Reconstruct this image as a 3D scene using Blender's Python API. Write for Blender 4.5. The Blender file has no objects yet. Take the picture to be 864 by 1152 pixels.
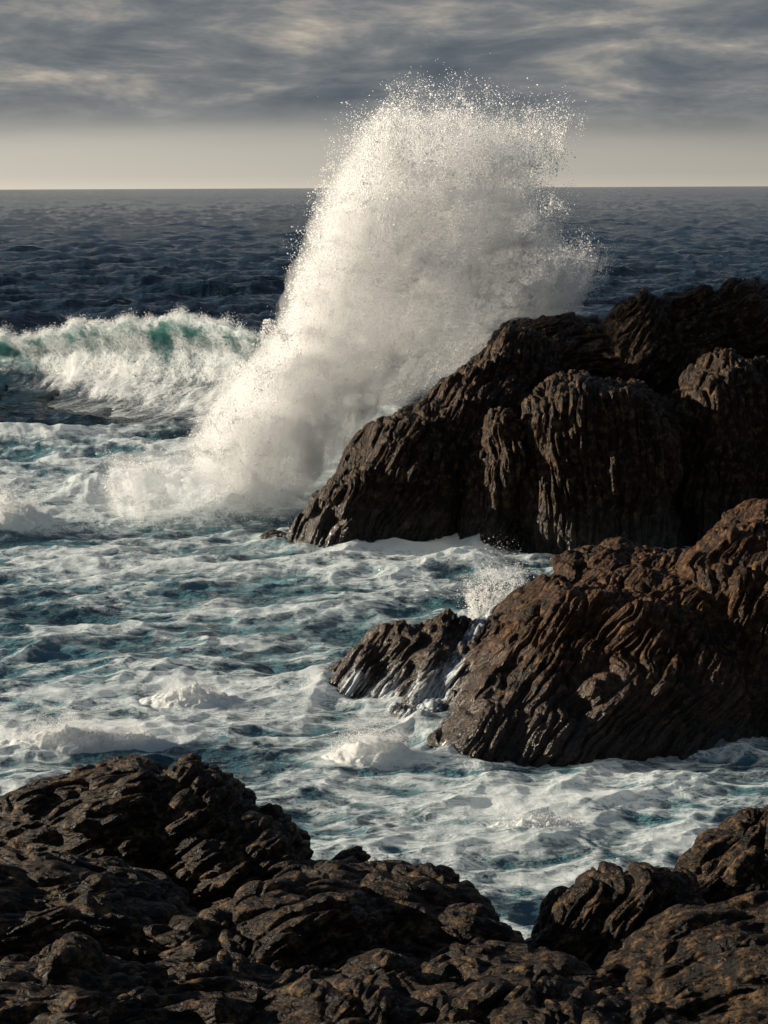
import bpy, math, random, time
import numpy as np

T0 = time.time()
random.seed(7)
RNG = np.random.default_rng(11)
C = bpy.context.scene.collection
F32 = np.float32

# ---------------------------------------------------------------- camera geometry
CAM_H = 8.0
FPX = 2150.0                       # focal length in pixels of the 864 x 1152 photograph
TH = math.atan(365.0 / FPX)        # pitch below the horizon


def at(px, py, Y):
    """world point at depth Y that stands where the photo shows pixel (px, py)"""
    den = FPX * math.cos(TH) + (576 - py) * math.sin(TH)
    return np.array([(px - 432) * Y / den, Y,
                     CAM_H + Y * (-FPX * math.sin(TH) + (576 - py) * math.cos(TH)) / den])


def mpp(Y):
    return Y / FPX


# ---------------------------------------------------------------- numpy noise
_perm = np.random.default_rng(3).permutation(256).astype(np.int32)
_perm = np.concatenate([_perm, _perm, _perm])
_g = np.random.default_rng(4).normal(size=(256, 3))
_g = (_g / np.linalg.norm(_g, axis=1, keepdims=True)).astype(F32)
_j = np.random.default_rng(5).random((256, 3)).astype(F32)


def _hash(ix, iy, iz):
    return _perm[_perm[_perm[ix & 255] + (iy & 255)] + (iz & 255)]


def perlin(p):
    p = p.astype(F32)
    i = np.floor(p).astype(np.int32)
    f = p - i
    u = f * f * f * (f * (f * 6 - 15) + 10)
    r = 0
    for dx in (0, 1):
        wx = u[:, 0] if dx else 1 - u[:, 0]
        for dy in (0, 1):
            wy = u[:, 1] if dy else 1 - u[:, 1]
            for dz in (0, 1):
                wz = u[:, 2] if dz else 1 - u[:, 2]
                g = _g[_hash(i[:, 0] + dx, i[:, 1] + dy, i[:, 2] + dz)]
                d = g[:, 0] * (f[:, 0] - dx) + g[:, 1] * (f[:, 1] - dy) + g[:, 2] * (f[:, 2] - dz)
                r = r + wx * wy * wz * d
    return r * 1.6


def fbm(p, octv=4, gain=0.5, lac=2.03, ridged=False, billow=False):
    r = 0; a = 1.0; n = 0
    q = p.astype(F32)
    for k in range(octv):
        v = perlin(q + 17.3 * k)
        if ridged: v = 1 - np.abs(v) * 2
        elif billow: v = np.abs(v) * 2 - 0.5
        r = r + a * v; n += a
        a *= gain; q = q * lac
    return r / n


def worley(p):
    p = p.astype(F32)
    i = np.floor(p).astype(np.int32)
    f = p - i
    n = len(p)
    f1 = np.full(n, 9, F32); f2 = np.full(n, 9, F32)
    for dx in (-1, 0, 1):
        for dy in (-1, 0, 1):
            for dz in (-1, 0, 1):
                j = _j[_hash(i[:, 0] + dx, i[:, 1] + dy, i[:, 2] + dz)]
                d = (j[:, 0] + dx - f[:, 0]) ** 2 + (j[:, 1] + dy - f[:, 1]) ** 2 + (j[:, 2] + dz - f[:, 2]) ** 2
                nf = d < f1
                f2 = np.where(nf, f1, np.minimum(f2, d))
                f1 = np.where(nf, d, f1)
    return np.sqrt(f1), np.sqrt(f2)


def sstep(a, b, x):
    t = np.clip((x - a) / (b - a), 0, 1)
    return t * t * (3 - 2 * t)


def v3(x, y, z=0.0):
    return np.stack([x, y, np.broadcast_to(np.asarray(z, F32), np.shape(x))], 1).astype(F32)


# ---------------------------------------------------------------- mesh helpers
def mesh_from(name, V, Fq, smooth=True):
    """fast mesh from arrays; Fq is (n,3) or (n,4)"""
    me = bpy.data.meshes.new(name)
    k = Fq.shape[1]
    me.vertices.add(len(V)); me.loops.add(Fq.size); me.polygons.add(len(Fq))
    me.vertices.foreach_set('co', np.ascontiguousarray(V, F32).ravel())
    me.loops.foreach_set('vertex_index', np.ascontiguousarray(Fq, np.int32).ravel())
    me.polygons.foreach_set('loop_start', np.arange(0, Fq.size, k, dtype=np.int32))
    me.polygons.foreach_set('use_smooth', np.full(len(Fq), smooth, bool))
    me.update(calc_edges=True)
    me.validate()
    return me


def attr(me, name, vals):
    a = me.attributes.new(name, 'FLOAT', 'POINT')
    a.data.foreach_set('value', np.ascontiguousarray(vals, F32))


def link(name, me, mat, parent=None):
    o = bpy.data.objects.new(name, me)
    C.objects.link(o)
    if mat: me.materials.append(mat)
    if parent: o.parent = parent
    return o


def tag(o, label=None, cat=None, group=None, kind=None):
    if label: o['label'] = label
    if cat: o['category'] = cat
    if group: o['group'] = group
    if kind: o['kind'] = kind
    return o


def surface_nets(f, lo, hi, h, band=1.8):
    lo = np.asarray(lo, float); hi = np.asarray(hi, float)
    n = np.maximum(np.ceil((hi - lo) / h).astype(int), 2) + 1
    xs = [(lo[a] + h * np.arange(n[a])).astype(F32) for a in range(3)]
    val = np.empty(n, F32)
    m_ = 5                                              # coarse pass, then only cells near the surface
    cn_ = (n + m_ - 1) // m_
    cs = [(lo[a] + h * (m_ * np.arange(cn_[a]) + (m_ - 1) / 2)).astype(F32) for a in range(3)]
    cp = np.stack(np.meshgrid(*cs, indexing='ij'), -1).reshape(-1, 3)
    cv = np.concatenate([f(cp[a:a + 300000]) for a in range(0, len(cp), 300000)]).reshape(cn_)
    ii = [np.minimum(np.arange(n[a]) // m_, cn_[a] - 1) for a in range(3)]
    val[:] = cv[np.ix_(*ii)]
    w_ = np.argwhere(np.abs(val) < band * h * m_)
    for a in range(0, len(w_), 400000):
        g = w_[a:a + 400000]
        p = np.stack([xs[0][g[:, 0]], xs[1][g[:, 1]], xs[2][g[:, 2]]], 1)
        val[g[:, 0], g[:, 1], g[:, 2]] = f(p)
    neg = val < 0
    cn = n - 1
    s = lambda A, d: A[d[0]:d[0] + cn[0], d[1]:d[1] + cn[1], d[2]:d[2] + cn[2]]
    cnt8 = np.zeros(cn, np.int8)
    corners = [(i, j, k) for i in (0, 1) for j in (0, 1) for k in (0, 1)]
    for c in corners: cnt8 += s(neg, c)
    act = np.argwhere((cnt8 > 0) & (cnt8 < 8))
    idx = np.full(cn, -1, np.int32)
    idx[act[:, 0], act[:, 1], act[:, 2]] = np.arange(len(act))
    acc = np.zeros((len(act), 3)); m = np.zeros(len(act))
    for c0 in corners:
        for ax in range(3):
            if c0[ax]: continue
            c1 = list(c0); c1[ax] = 1
            a0 = val[act[:, 0] + c0[0], act[:, 1] + c0[1], act[:, 2] + c0[2]]
            a1 = val[act[:, 0] + c1[0], act[:, 1] + c1[1], act[:, 2] + c1[2]]
            x = (a0 < 0) != (a1 < 0)
            t = np.where(x, a0 / np.where(x, a0 - a1, 1), 0)
            pos = np.tile(np.array(c0, float), (len(act), 1)); pos[:, ax] = t
            acc += np.where(x[:, None], pos, 0); m += x
    V = lo + h * (act + acc / m[:, None])
    quads = []
    for ax in range(3):
        b, c = (ax + 1) % 3, (ax + 2) % 3
        sl0 = [slice(None)] * 3; sl1 = [slice(None)] * 3
        sl0[ax] = slice(0, -1); sl1[ax] = slice(1, None)
        A0, A1 = neg[tuple(sl0)], neg[tuple(sl1)]
        e = np.argwhere(A0 != A1)
        ok = (e[:, b] > 0) & (e[:, c] > 0) & (e[:, b] < cn[b]) & (e[:, c] < cn[c])
        e = e[ok]
        flip = ~A0[e[:, 0], e[:, 1], e[:, 2]]
        q = []
        for db, dc in ((-1, -1), (0, -1), (0, 0), (-1, 0)):
            g = e.copy(); g[:, b] += db; g[:, c] += dc
            q.append(idx[g[:, 0], g[:, 1], g[:, 2]])
        q = np.stack(q, 1)
        q[flip] = q[flip][:, ::-1]
        quads.append(q)
    return V.astype(F32), np.concatenate(quads).astype(np.int32)


def refine(V, Q, levels=1):
    me = mesh_from('tmp', V, Q)
    if levels == 0: return me
    o = bpy.data.objects.new('tmp', me); C.objects.link(o)
    md = o.modifiers.new('s', 'SUBSURF'); md.levels = levels; md.render_levels = levels
    dg = bpy.context.evaluated_depsgraph_get()
    out = bpy.data.meshes.new_from_object(o.evaluated_get(dg))
    bpy.data.objects.remove(o); bpy.data.meshes.remove(me)
    return out


def coords(me):
    a = np.empty(len(me.vertices) * 3, F32); me.vertices.foreach_get('co', a); return a.reshape(-1, 3)


def normals(me):
    a = np.empty(len(me.vertices) * 3, F32); me.vertex_normals.foreach_get('vector', a); return a.reshape(-1, 3)


# ---------------------------------------------------------------- materials
def new_mat(name):
    m = bpy.data.materials.new(name); m.use_nodes = True
    nt = m.node_tree; nt.nodes.clear()
    return m, nt


def N(nt, t, **kw):
    n = nt.nodes.new(t)
    for k, v in kw.items():
        if k.startswith('i_'):
            n.inputs[k[2:].replace('_', ' ')].default_value = v
        else:
            setattr(n, k, v)
    return n


def ramp(nt, stops, fac=None):
    r = nt.nodes.new('ShaderNodeValToRGB')
    el = r.color_ramp.elements
    while len(el) < len(stops): el.new(0.5)
    for e, (p, c) in zip(el, stops):
        e.position = p; e.color = (*c, 1) if len(c) == 3 else c
    if fac is not None: nt.links.new(fac, r.inputs[0])
    return r


def mixc(nt, fac, a, b, mode='MIX'):
    m = nt.nodes.new('ShaderNodeMix'); m.data_type = 'RGBA'; m.blend_type = mode
    for sock, v in ((m.inputs[0], fac), (m.inputs[6], a), (m.inputs[7], b)):
        if isinstance(v, (int, float)): sock.default_value = v
        elif isinstance(v, tuple): sock.default_value = (*v, 1)
        else: nt.links.new(v, sock)
    return m.outputs[2]


def math_n(nt, op, a, b=None, clamp=False):
    m = nt.nodes.new('ShaderNodeMath'); m.operation = op; m.use_clamp = clamp
    for i, v in enumerate((a, b)):
        if v is None: continue
        if isinstance(v, (int, float)): m.inputs[i].default_value = v
        else: nt.links.new(v, m.inputs[i])
    return m.outputs[0]


def rock_material(name, strand=75, aw=.06, base=(0.006, 0.0038, 0.0023), warm=(0.030, 0.014, 0.0055), pale=(0.20, 0.118, 0.054), scale=1.0):
    m, nt = new_mat(name); L = nt.links.new
    out = N(nt, 'ShaderNodeOutputMaterial'); b = N(nt, 'ShaderNodeBsdfPrincipled')
    L(b.outputs[0], out.inputs[0])
    tc = N(nt, 'ShaderNodeTexCoord')
    n1 = N(nt, 'ShaderNodeTexNoise', i_Scale=0.9 * scale, i_Detail=8.0, i_Roughness=0.65)
    n2 = N(nt, 'ShaderNodeTexNoise', i_Scale=6.0 * scale, i_Detail=9.0, i_Roughness=0.7)
    n3 = N(nt, 'ShaderNodeTexNoise', i_Scale=38.0 * scale, i_Detail=6.0, i_Roughness=0.7)
    vo = N(nt, 'ShaderNodeTexVoronoi', i_Scale=26.0 * scale, feature='DISTANCE_TO_EDGE')
    for n in (n1, n2, n3): L(tc.outputs['Object'], n.inputs['Vector'])
    wv = N(nt, 'ShaderNodeVectorMath', operation='MULTIPLY_ADD')
    L(n2.outputs['Color'], wv.inputs[0]); wv.inputs[1].default_value = (0.12, 0.12, 0.12); L(tc.outputs['Object'], wv.inputs[2])
    L(wv.outputs[0], vo.inputs['Vector'])
    c1 = ramp(nt, [(0.36, base), (0.52, tuple(0.5 * (x + y) for x, y in zip(base, warm))), (0.68, warm)], n1.outputs[0])
    c2 = ramp(nt, [(0.50, (0, 0, 0)), (0.74, (1, 1, 1))], n2.outputs[0])
    col = mixc(nt, c2.outputs[0], c1.outputs[0], pale)
    dark = ramp(nt, [(0.3, (0.45, 0.45, 0.45)), (0.6, (1, 1, 1))], n3.outputs[0])
    col = mixc(nt, 0.8, col, dark.outputs[0], 'MULTIPLY')
    # the wet, weed-dark band just above the water line
    geo = N(nt, 'ShaderNodeNewGeometry'); sp = N(nt, 'ShaderNodeSeparateXYZ'); L(geo.outputs['Position'], sp.inputs[0])
    z = math_n(nt, 'ADD', sp.outputs[2], math_n(nt, 'MULTIPLY', n1.outputs[0], -1.6))
    wet = N(nt, 'ShaderNodeMapRange'); L(z, wet.inputs[0])
    wet.inputs[1].default_value = -0.7; wet.inputs[2].default_value = 0.6; wet.inputs[3].default_value = 1; wet.inputs[4].default_value = 0
    col = mixc(nt, math_n(nt, 'MULTIPLY', wet.outputs[0], 0.75), col, (0.016, 0.014, 0.011))
    L(col, b.inputs['Base Color'])
    rr = ramp(nt, [(0.3, (0.30,) * 3), (0.7, (0.62,) * 3)], n2.outputs[0])
    ro = mixc(nt, wet.outputs[0], rr.outputs[0], (0.22, 0.22, 0.22))
    L(ro, b.inputs['Roughness']); sv = N(nt, 'ShaderNodeMapRange'); L(wet.outputs[0], sv.inputs[0]); sv.inputs[3].default_value = .13; sv.inputs[4].default_value = .45; L(sv.outputs[0], b.inputs['Specular IOR Level'])
    h = math_n(nt, 'ADD', math_n(nt, 'MULTIPLY', n3.outputs[0], 0.5), math_n(nt, 'MULTIPLY', n2.outputs[0], 1.0))
    h = math_n(nt, 'ADD', h, math_n(nt, 'MULTIPLY', math_n(nt, 'MINIMUM', vo.outputs[0], 0.12), 2.2))
    mr = N(nt, 'ShaderNodeMapping', vector_type='TEXTURE'); mr.inputs['Rotation'].default_value = (0, math.radians(90 - strand), 0)
    mr.inputs['Scale'].default_value = (aw, aw * 2.5, aw * 6.5)
    wv2 = N(nt, 'ShaderNodeVectorMath', operation='MULTIPLY_ADD'); nw = N(nt, 'ShaderNodeTexNoise', i_Scale=0.35 / aw, i_Detail=3.0)
    L(tc.outputs['Object'], nw.inputs['Vector']); L(nw.outputs['Color'], wv2.inputs[0]); wv2.inputs[1].default_value = (aw * 3,) * 3; L(tc.outputs['Object'], wv2.inputs[2])
    L(wv2.outputs[0], mr.inputs[0])
    vs = N(nt, 'ShaderNodeTexVoronoi', i_Scale=1.0, feature='F1'); L(mr.outputs[0], vs.inputs['Vector'])
    vt = N(nt, 'ShaderNodeTexVoronoi', i_Scale=2.3, feature='F1'); L(mr.outputs[0], vt.inputs['Vector'])
    hs = math_n(nt, 'ADD', math_n(nt, 'POWER', vs.outputs['Distance'], 2.0), math_n(nt, 'MULTIPLY', math_n(nt, 'POWER', vt.outputs['Distance'], 2.0), 0.45))
    bs = N(nt, 'ShaderNodeBump', i_Strength=1.0, i_Distance=aw * .75); bs.invert = True; L(hs, bs.inputs['Height'])
    bp = N(nt, 'ShaderNodeBump', i_Strength=0.6, i_Distance=0.035 / scale); L(bs.outputs[0], bp.inputs['Normal'])
    L(h, bp.inputs['Height']); L(bp.outputs[0], b.inputs['Normal'])
    return m


def water_material(name):
    """sea water; attributes: foam (white froth cover), air (milky aerated water)"""
    m, nt = new_mat(name); L = nt.links.new
    out = N(nt, 'ShaderNodeOutputMaterial')
    tc = N(nt, 'ShaderNodeTexCoord')
    fo = N(nt, 'ShaderNodeAttribute', attribute_name='foam'); ai = N(nt, 'ShaderNodeAttribute', attribute_name='air')
    gl = N(nt, 'ShaderNodeAttribute', attribute_name='glow')
    # ripples
    mp = N(nt, 'ShaderNodeMapping'); mp.inputs['Scale'].default_value = (0.5, 1.0, 1.0); L(tc.outputs['Object'], mp.inputs[0])
    r1 = N(nt, 'ShaderNodeTexNoise', i_Scale=0.9, i_Detail=6.0, i_Roughness=0.62, i_Distortion=0.4)
    r2 = N(nt, 'ShaderNodeTexNoise', i_Scale=3.2, i_Detail=5.0, i_Roughness=0.6, i_Distortion=0.3)
    L(mp.outputs[0], r1.inputs['Vector']); L(mp.outputs[0], r2.inputs['Vector'])
    b1 = N(nt, 'ShaderNodeBump', i_Strength=1.0, i_Distance=0.60); L(r1.outputs[0], b1.inputs['Height'])
    b2 = N(nt, 'ShaderNodeBump', i_Strength=1.0, i_Distance=0.06); L(r2.outputs[0], b2.inputs['Height']); L(b1.outputs[0], b2.inputs['Normal'])
    w = N(nt, 'ShaderNodeBsdfPrincipled')
    col = mixc(nt, ai.outputs['Fac'], (0.009, 0.023, 0.037), (0.065, 0.150, 0.175))
    L(col, w.inputs['Base Color']); w.inputs['Roughness'].default_value = 0.1; w.inputs['IOR'].default_value = 1.333; w.inputs['Specular IOR Level'].default_value = 0.30
    L(b2.outputs[0], w.inputs['Normal'])
    tr = N(nt, 'ShaderNodeBsdfTranslucent'); tr.inputs[0].default_value = (0.12, 0.62, 0.48, 1)
    mg = N(nt, 'ShaderNodeMixShader'); L(gl.outputs['Fac'], mg.inputs[0]); L(w.outputs[0], mg.inputs[1]); L(tr.outputs[0], mg.inputs[2])
    # froth
    f = N(nt, 'ShaderNodeBsdfPrincipled')
    fn = N(nt, 'ShaderNodeTexNoise', i_Scale=9.0, i_Detail=8.0, i_Roughness=0.72, i_Distortion=0.6); L(tc.outputs['Object'], fn.inputs['Vector'])
    f.inputs['Base Color'].default_value = (0.78, 0.82, 0.84, 1); f.inputs['Roughness'].default_value = 0.6
    fb = N(nt, 'ShaderNodeBump', i_Strength=1.0, i_Distance=0.06); L(fn.outputs[0], fb.inputs['Height']); L(fb.outputs[0], f.inputs['Normal'])
    ft = N(nt, 'ShaderNodeBsdfTranslucent'); ft.inputs[0].default_value = (0.70, 0.80, 0.82, 1)
    fm = N(nt, 'ShaderNodeMixShader'); fm.inputs[0].default_value = 0.45; L(f.outputs[0], fm.inputs[1]); L(ft.outputs[0], fm.inputs[2])
    wn = N(nt, 'ShaderNodeTexNoise', i_Scale=1.1, i_Detail=4.0, i_Roughness=.6); L(mp.outputs[0], wn.inputs['Vector'])
    wa = N(nt, 'ShaderNodeVectorMath', operation='MULTIPLY_ADD'); L(wn.outputs['Color'], wa.inputs[0]); wa.inputs[1].default_value = (1.3, 1.3, .3); L(mp.outputs[0], wa.inputs[2])
    fil = None
    for sc_, am, wd_ in ((1.3, 1.0, .050), (3.0, 1.0, .065), (7.0, .85, .085), (16., .6, .10)):
        vv = N(nt, 'ShaderNodeTexNoise', i_Scale=sc_, i_Detail=2.5, i_Roughness=.5, i_Distortion=.8); L(wa.outputs[0], vv.inputs['Vector'])
        d_ = math_n(nt, 'ABSOLUTE', math_n(nt, 'SUBTRACT', vv.outputs[0], .5))
        q_ = N(nt, 'ShaderNodeMapRange', interpolation_type='SMOOTHSTEP'); L(d_, q_.inputs[0])
        q_.inputs[1].default_value = 0.0; q_.inputs[2].default_value = wd_; q_.inputs[3].default_value = am; q_.inputs[4].default_value = 0
        fil = q_.outputs[0] if fil is None else math_n(nt, 'MAXIMUM', fil, q_.outputs[0])
    e = math_n(nt, 'ADD', fo.outputs['Fac'], math_n(nt, 'MULTIPLY', math_n(nt, 'SUBTRACT', fn.outputs[0], 0.5), 0.45))
    e = math_n(nt, 'ADD', e, math_n(nt, 'MULTIPLY', math_n(nt, 'SUBTRACT', wn.outputs[0], 0.5), 0.5))
    film = N(nt, 'ShaderNodeMapRange', interpolation_type='SMOOTHSTEP'); L(e, film.inputs[0]); film.inputs[1].default_value = .30; film.inputs[2].default_value = .98
    gt = N(nt, 'ShaderNodeMapRange', interpolation_type='SMOOTHSTEP'); L(e, gt.inputs[0]); gt.inputs[1].default_value = .05; gt.inputs[2].default_value = .50
    k_ = math_n(nt, 'MULTIPLY', fil, gt.outputs[0])
    k = N(nt, 'ShaderNodeMath', operation='ADD', use_clamp=True); L(film.outputs[0], k.inputs[0])
    L(math_n(nt, 'MULTIPLY', math_n(nt, 'MULTIPLY', k_, 1.0), math_n(nt, 'SUBTRACT', 1.0, film.outputs[0])), k.inputs[1])
    mx = N(nt, 'ShaderNodeMixShader'); L(k.outputs[0], mx.inputs[0]); L(mg.outputs[0], mx.inputs[1]); L(fm.outputs[0], mx.inputs[2])
    L(mx.outputs[0], out.inputs[0])
    return m


def spray_material(name, alb=0.9):
    m, nt = new_mat(name); L = nt.links.new
    out = N(nt, 'ShaderNodeOutputMaterial')
    d = N(nt, 'ShaderNodeBsdfDiffuse'); d.inputs[0].default_value = (alb, alb, alb, 1)
    t = N(nt, 'ShaderNodeBsdfTranslucent'); t.inputs[0].default_value = (alb, alb, alb, 1)
    mx = N(nt, 'ShaderNodeMixShader'); mx.inputs[0].default_value = 0.5
    L(d.outputs[0], mx.inputs[1]); L(t.outputs[0], mx.inputs[2]); L(mx.outputs[0], out.inputs[0])
    return m


def mist_material(name, density):
    m, nt = new_mat(name); L = nt.links.new
    out = N(nt, 'ShaderNodeOutputMaterial')
    v = N(nt, 'ShaderNodeVolumePrincipled')
    v.inputs['Color'].default_value = (0.97, 0.97, 0.97, 1)
    v.inputs['Density'].default_value = density
    v.inputs['Anisotropy'].default_value = 0.2
    L(v.outputs[0], out.inputs['Volume'])
    return m


M_ROCK = rock_material('wet_dark_rock')
M_ROCK_NEAR = rock_material('dark_layered_rock', strand=10, aw=.045, base=(0.0055, 0.0037, 0.0024), warm=(0.014, 0.008, 0.004), pale=(0.23, 0.135, 0.06), scale=2.0)
M_ROCK_MID = rock_material('rusty_dark_rock', strand=50, aw=.05, base=(0.007, 0.0042, 0.0024), warm=(0.056, 0.022, 0.0065), pale=(0.24, 0.125, 0.047), scale=1.4)
M_SEA = water_material('sea_water')
M_SPRAY = spray_material('water_spray', .97)


# ---------------------------------------------------------------- rocks
class Lobe:
    def __init__(s, px, py, Y, rx, rz, ry, tilt=0, strand=90, n=2.4, yaw=0, column=True, aw=0.22, al=1.1):
        """px,py centre pixel; rx,rz half sizes in photo pixels; ry half depth in metres;
        tilt leans the lobe in the picture plane; strand = direction of its ridges (deg from +X, in XZ)"""
        s.c = at(px, py, Y); k = mpp(Y)
        s.r = np.array([rx * k, ry, rz * k]); s.n = n; s.column = column
        t = math.radians(tilt); w = math.radians(yaw)
        Rz = np.array([[math.cos(w), -math.sin(w), 0], [math.sin(w), math.cos(w), 0], [0, 0, 1]])
        Ry = np.array([[math.cos(t), 0, math.sin(t)], [0, 1, 0], [-math.sin(t), 0, math.cos(t)]])
        s.R = Rz @ Ry
        g = math.radians(strand)
        D = np.array([math.cos(g), 0.25 * math.sin(g), math.sin(g)]); D /= np.linalg.norm(D)
        e1 = np.cross(D, [0, 1, 0.0]); e1 /= np.linalg.norm(e1)
        s.B = np.stack([e1, np.cross(D, e1), D], 1)
        s.aw, s.al, s.strand = aw, al, strand

    def d(s, p):
        q = (p - s.c) @ s.R
        if s.column: q[:, 2] = np.maximum(q[:, 2], 0)
        a = np.abs(q / s.r) + 1e-6
        k0 = (a ** s.n).sum(1) ** (1 / s.n)
        k1 = np.linalg.norm(q / (s.r * s.r), axis=1) + 1e-6
        return k0 * (k0 - 1) / k1 if s.n <= 2.0 else (k0 - 1) * k0 / np.maximum(k1, k0 / s.r.max() * 0.6)


class Rock:
    def __init__(s, lobes, k=0.12, warp=0.25, wscale=1.3, seed=0):
        s.l = lobes; s.k = k; s.w = warp; s.ws = wscale; s.seed = seed

    def warped(s, p):
        q = p / s.ws + s.seed * 3.7
        w = np.stack([perlin(q), perlin(q + 31.7), perlin(q + 57.1)], 1)
        w2 = np.stack([perlin(q * 2.7 + 9), perlin(q * 2.7 + 41), perlin(q * 2.7 + 77)], 1)
        return p + s.w * (w + 0.4 * w2)

    def dist(s, p, full=False):
        pw = s.warped(p)
        D = np.stack([l.d(pw) for l in s.l], 1)
        mn = D.min(1)
        sm = mn - s.k * np.log(np.exp(-np.clip((D - mn[:, None]) / s.k, 0, 30)).sum(1))
        return (sm, D) if full else sm


ROCKS = []


def build_rock(name, lobes, label, cat, mat, h, lo, hi, amp=1.0, levels=1, k=0.12, warp=0.25, wscale=1.3, group=None, seed=0, cross=0.5, sheet=3.4):
    R = Rock(lobes, k, warp, wscale, seed); ROCKS.append((R, np.array(lo), np.array(hi)))
    V, Q = surface_nets(R.dist, lo, hi, h)
    me = refine(V, Q, levels)
    P = coords(me); Nn = normals(me)
    _, D = R.dist(P, True)
    keys = [(l.strand, l.aw, l.al) for l in lobes]; uk = sorted(set(keys))
    G = np.stack([D[:, [i for i, q in enumerate(keys) if q == kk]].min(1) for kk in uk], 1)
    o2 = np.sort(G, 1); gap = (o2[:, 1] - o2[:, 0]) if G.shape[1] > 1 else np.full(len(P), 1.0)
    own = G.argmin(1)
    disp = np.zeros(len(P), F32)
    for i, kk in enumerate(uk):
        m = own == i
        if not m.any(): continue
        l = lobes[keys.index(kk)]
        p = P[m]
        wq = p / (l.aw * 2.4) + i * 5.1 + seed
        w = np.stack([perlin(wq), perlin(wq + 13.1), perlin(wq + 29.9)], 1) * l.aw * 0.28
        w += np.stack([perlin(wq * .28 + 3), perlin(wq * .28 + 43.1), perlin(wq * .28 + 69.9)], 1) * l.aw * 1.3
        q = (p + w) @ l.B
        q1 = np.stack([q[:, 0] / l.aw, q[:, 1] / (l.aw * sheet), q[:, 2] / (l.al * 1.5)], 1) + i * 7.7
        f1, f2 = worley(q1)
        a = np.sqrt(np.clip(1.02 - (f1 / 0.80) ** 2, 0, 1)) * (0.35 + 0.65 * sstep(0, .22, f2 - f1))
        q2 = np.stack([q[:, 0] / (l.aw * .42), q[:, 1] / (l.aw * .42 * sheet), q[:, 2] / (l.al * cross)], 1) + i * 3.3
        g1, g2 = worley(q2)
        bq = np.sqrt(np.clip(1.02 - (g1 / 0.80) ** 2, 0, 1)) * (0.35 + 0.65 * sstep(0, .25, g2 - g1))
        big = perlin(np.stack([q[:, 0] / (l.aw * 2.6), q[:, 1] / (l.aw * 2.6 * max(1, sheet * .6)), q[:, 2] / (l.al * 1.8)], 1) + i)
        big2 = fbm(p / (l.aw * 6.5) + 7, 3)
        disp[m] = l.aw * (0.70 * a + 0.26 * bq + 0.35 * big + 0.5 * big2 - .55)
    edge = sstep(0.0, 0.16, gap)
    disp = disp * (0.5 + 0.5 * edge) - 0.06 * (1 - edge)
    fine = fbm(P / (0.5 * lobes[0].aw), 3, 0.6) * 0.05 * lobes[0].aw
    P = P + Nn * (disp * amp + fine)[:, None]
    me.vertices.foreach_set('co', P.astype(F32).ravel()); me.update()
    me.name = name
    me.polygons.foreach_set('use_smooth', np.ones(len(me.polygons), bool))
    o = link(name, me, mat)
    tag(o, label, cat, group)
    print(name, len(P), 'verts', round(time.time() - T0, 1), 's')
    return o, me


def box_of(lobes, zmin, pad=0.5):
    lo = np.min([l.c - l.r.max() * 0 - np.abs(l.R) @ l.r for l in lobes], 0) - pad
    hi = np.max([l.c + np.abs(l.R) @ l.r for l in lobes], 0) + pad
    lo[2] = zmin
    return lo, hi


W = dict(strand=62, aw=.22, al=2.2); T = dict(strand=14, aw=.24, al=1.3); K = dict(strand=85, aw=.22, al=2.6)
big = [
    Lobe(382, 628, 43.4, 62, 120, 1.8, tilt=28, **W), Lobe(434, 592, 44.2, 70, 150, 2.2, tilt=28, **W),
    Lobe(490, 574, 45.2, 62, 180, 2.4, tilt=22, **W), Lobe(546, 562, 46.4, 66, 186, 2.6, tilt=12, **W),
    Lobe(556, 594, 42.7, 34, 132, 1.3, tilt=3, **K),
    Lobe(670, 592, 42.8, 88, 168, 2.0, n=3.2, strand=90, aw=.20, al=3.0),
    Lobe(610, 500, 49.0, 90, 140, 2.8, **T), Lobe(676, 490, 48.6, 56, 128, 2.4, **T),
    Lobe(718, 470, 48.2, 46, 138, 2.2, strand=50, aw=.24, al=1.3), Lobe(770, 470, 48.6, 50, 142, 2.4, **T),
    Lobe(836, 460, 49.0, 58, 144, 2.6, strand=35, aw=.26, al=1.3), Lobe(910, 470, 49.0, 60, 140, 2.6, **T),
    Lobe(742, 577, 44.2, 34, 130, 1.5, tilt=2, **K), Lobe(800, 562, 44.0, 46, 162, 1.8, tilt=4, **K),
    Lobe(862, 572, 44.4, 44, 168, 1.8, tilt=2, **K), Lobe(925, 562, 44.0, 60, 175, 2.0, tilt=4, **K),
    Lobe(1010, 560, 47.0, 110, 200, 3.0, **K),
]
lo, hi = box_of(big, -0.6)
lo[1] = max(lo[1], 39.0); hi[0] = min(hi[0], 14.5)
build_rock('rock_outcrop', big, 'tallest dark rock outcrop with vertical ridged buttresses, below the tall splash', 'rock outcrop',
           M_ROCK, 0.055, lo, hi, levels=1, k=0.15, warp=0.34, wscale=1.5, seed=1)

tip = [Lobe(312, 612, 43.2, 20, 17, .5, strand=10, aw=.16, al=.4), Lobe(330, 610, 43.3, 18, 15, .5, strand=30, aw=.16, al=.4)]
lo, hi = box_of(tip, -0.4, .3)
build_rock('boulder', tip, 'small low black boulder in the foam at the left foot of the tallest outcrop', 'boulder', M_ROCK, 0.05, lo, hi, levels=1, warp=.1, seed=2)

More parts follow.
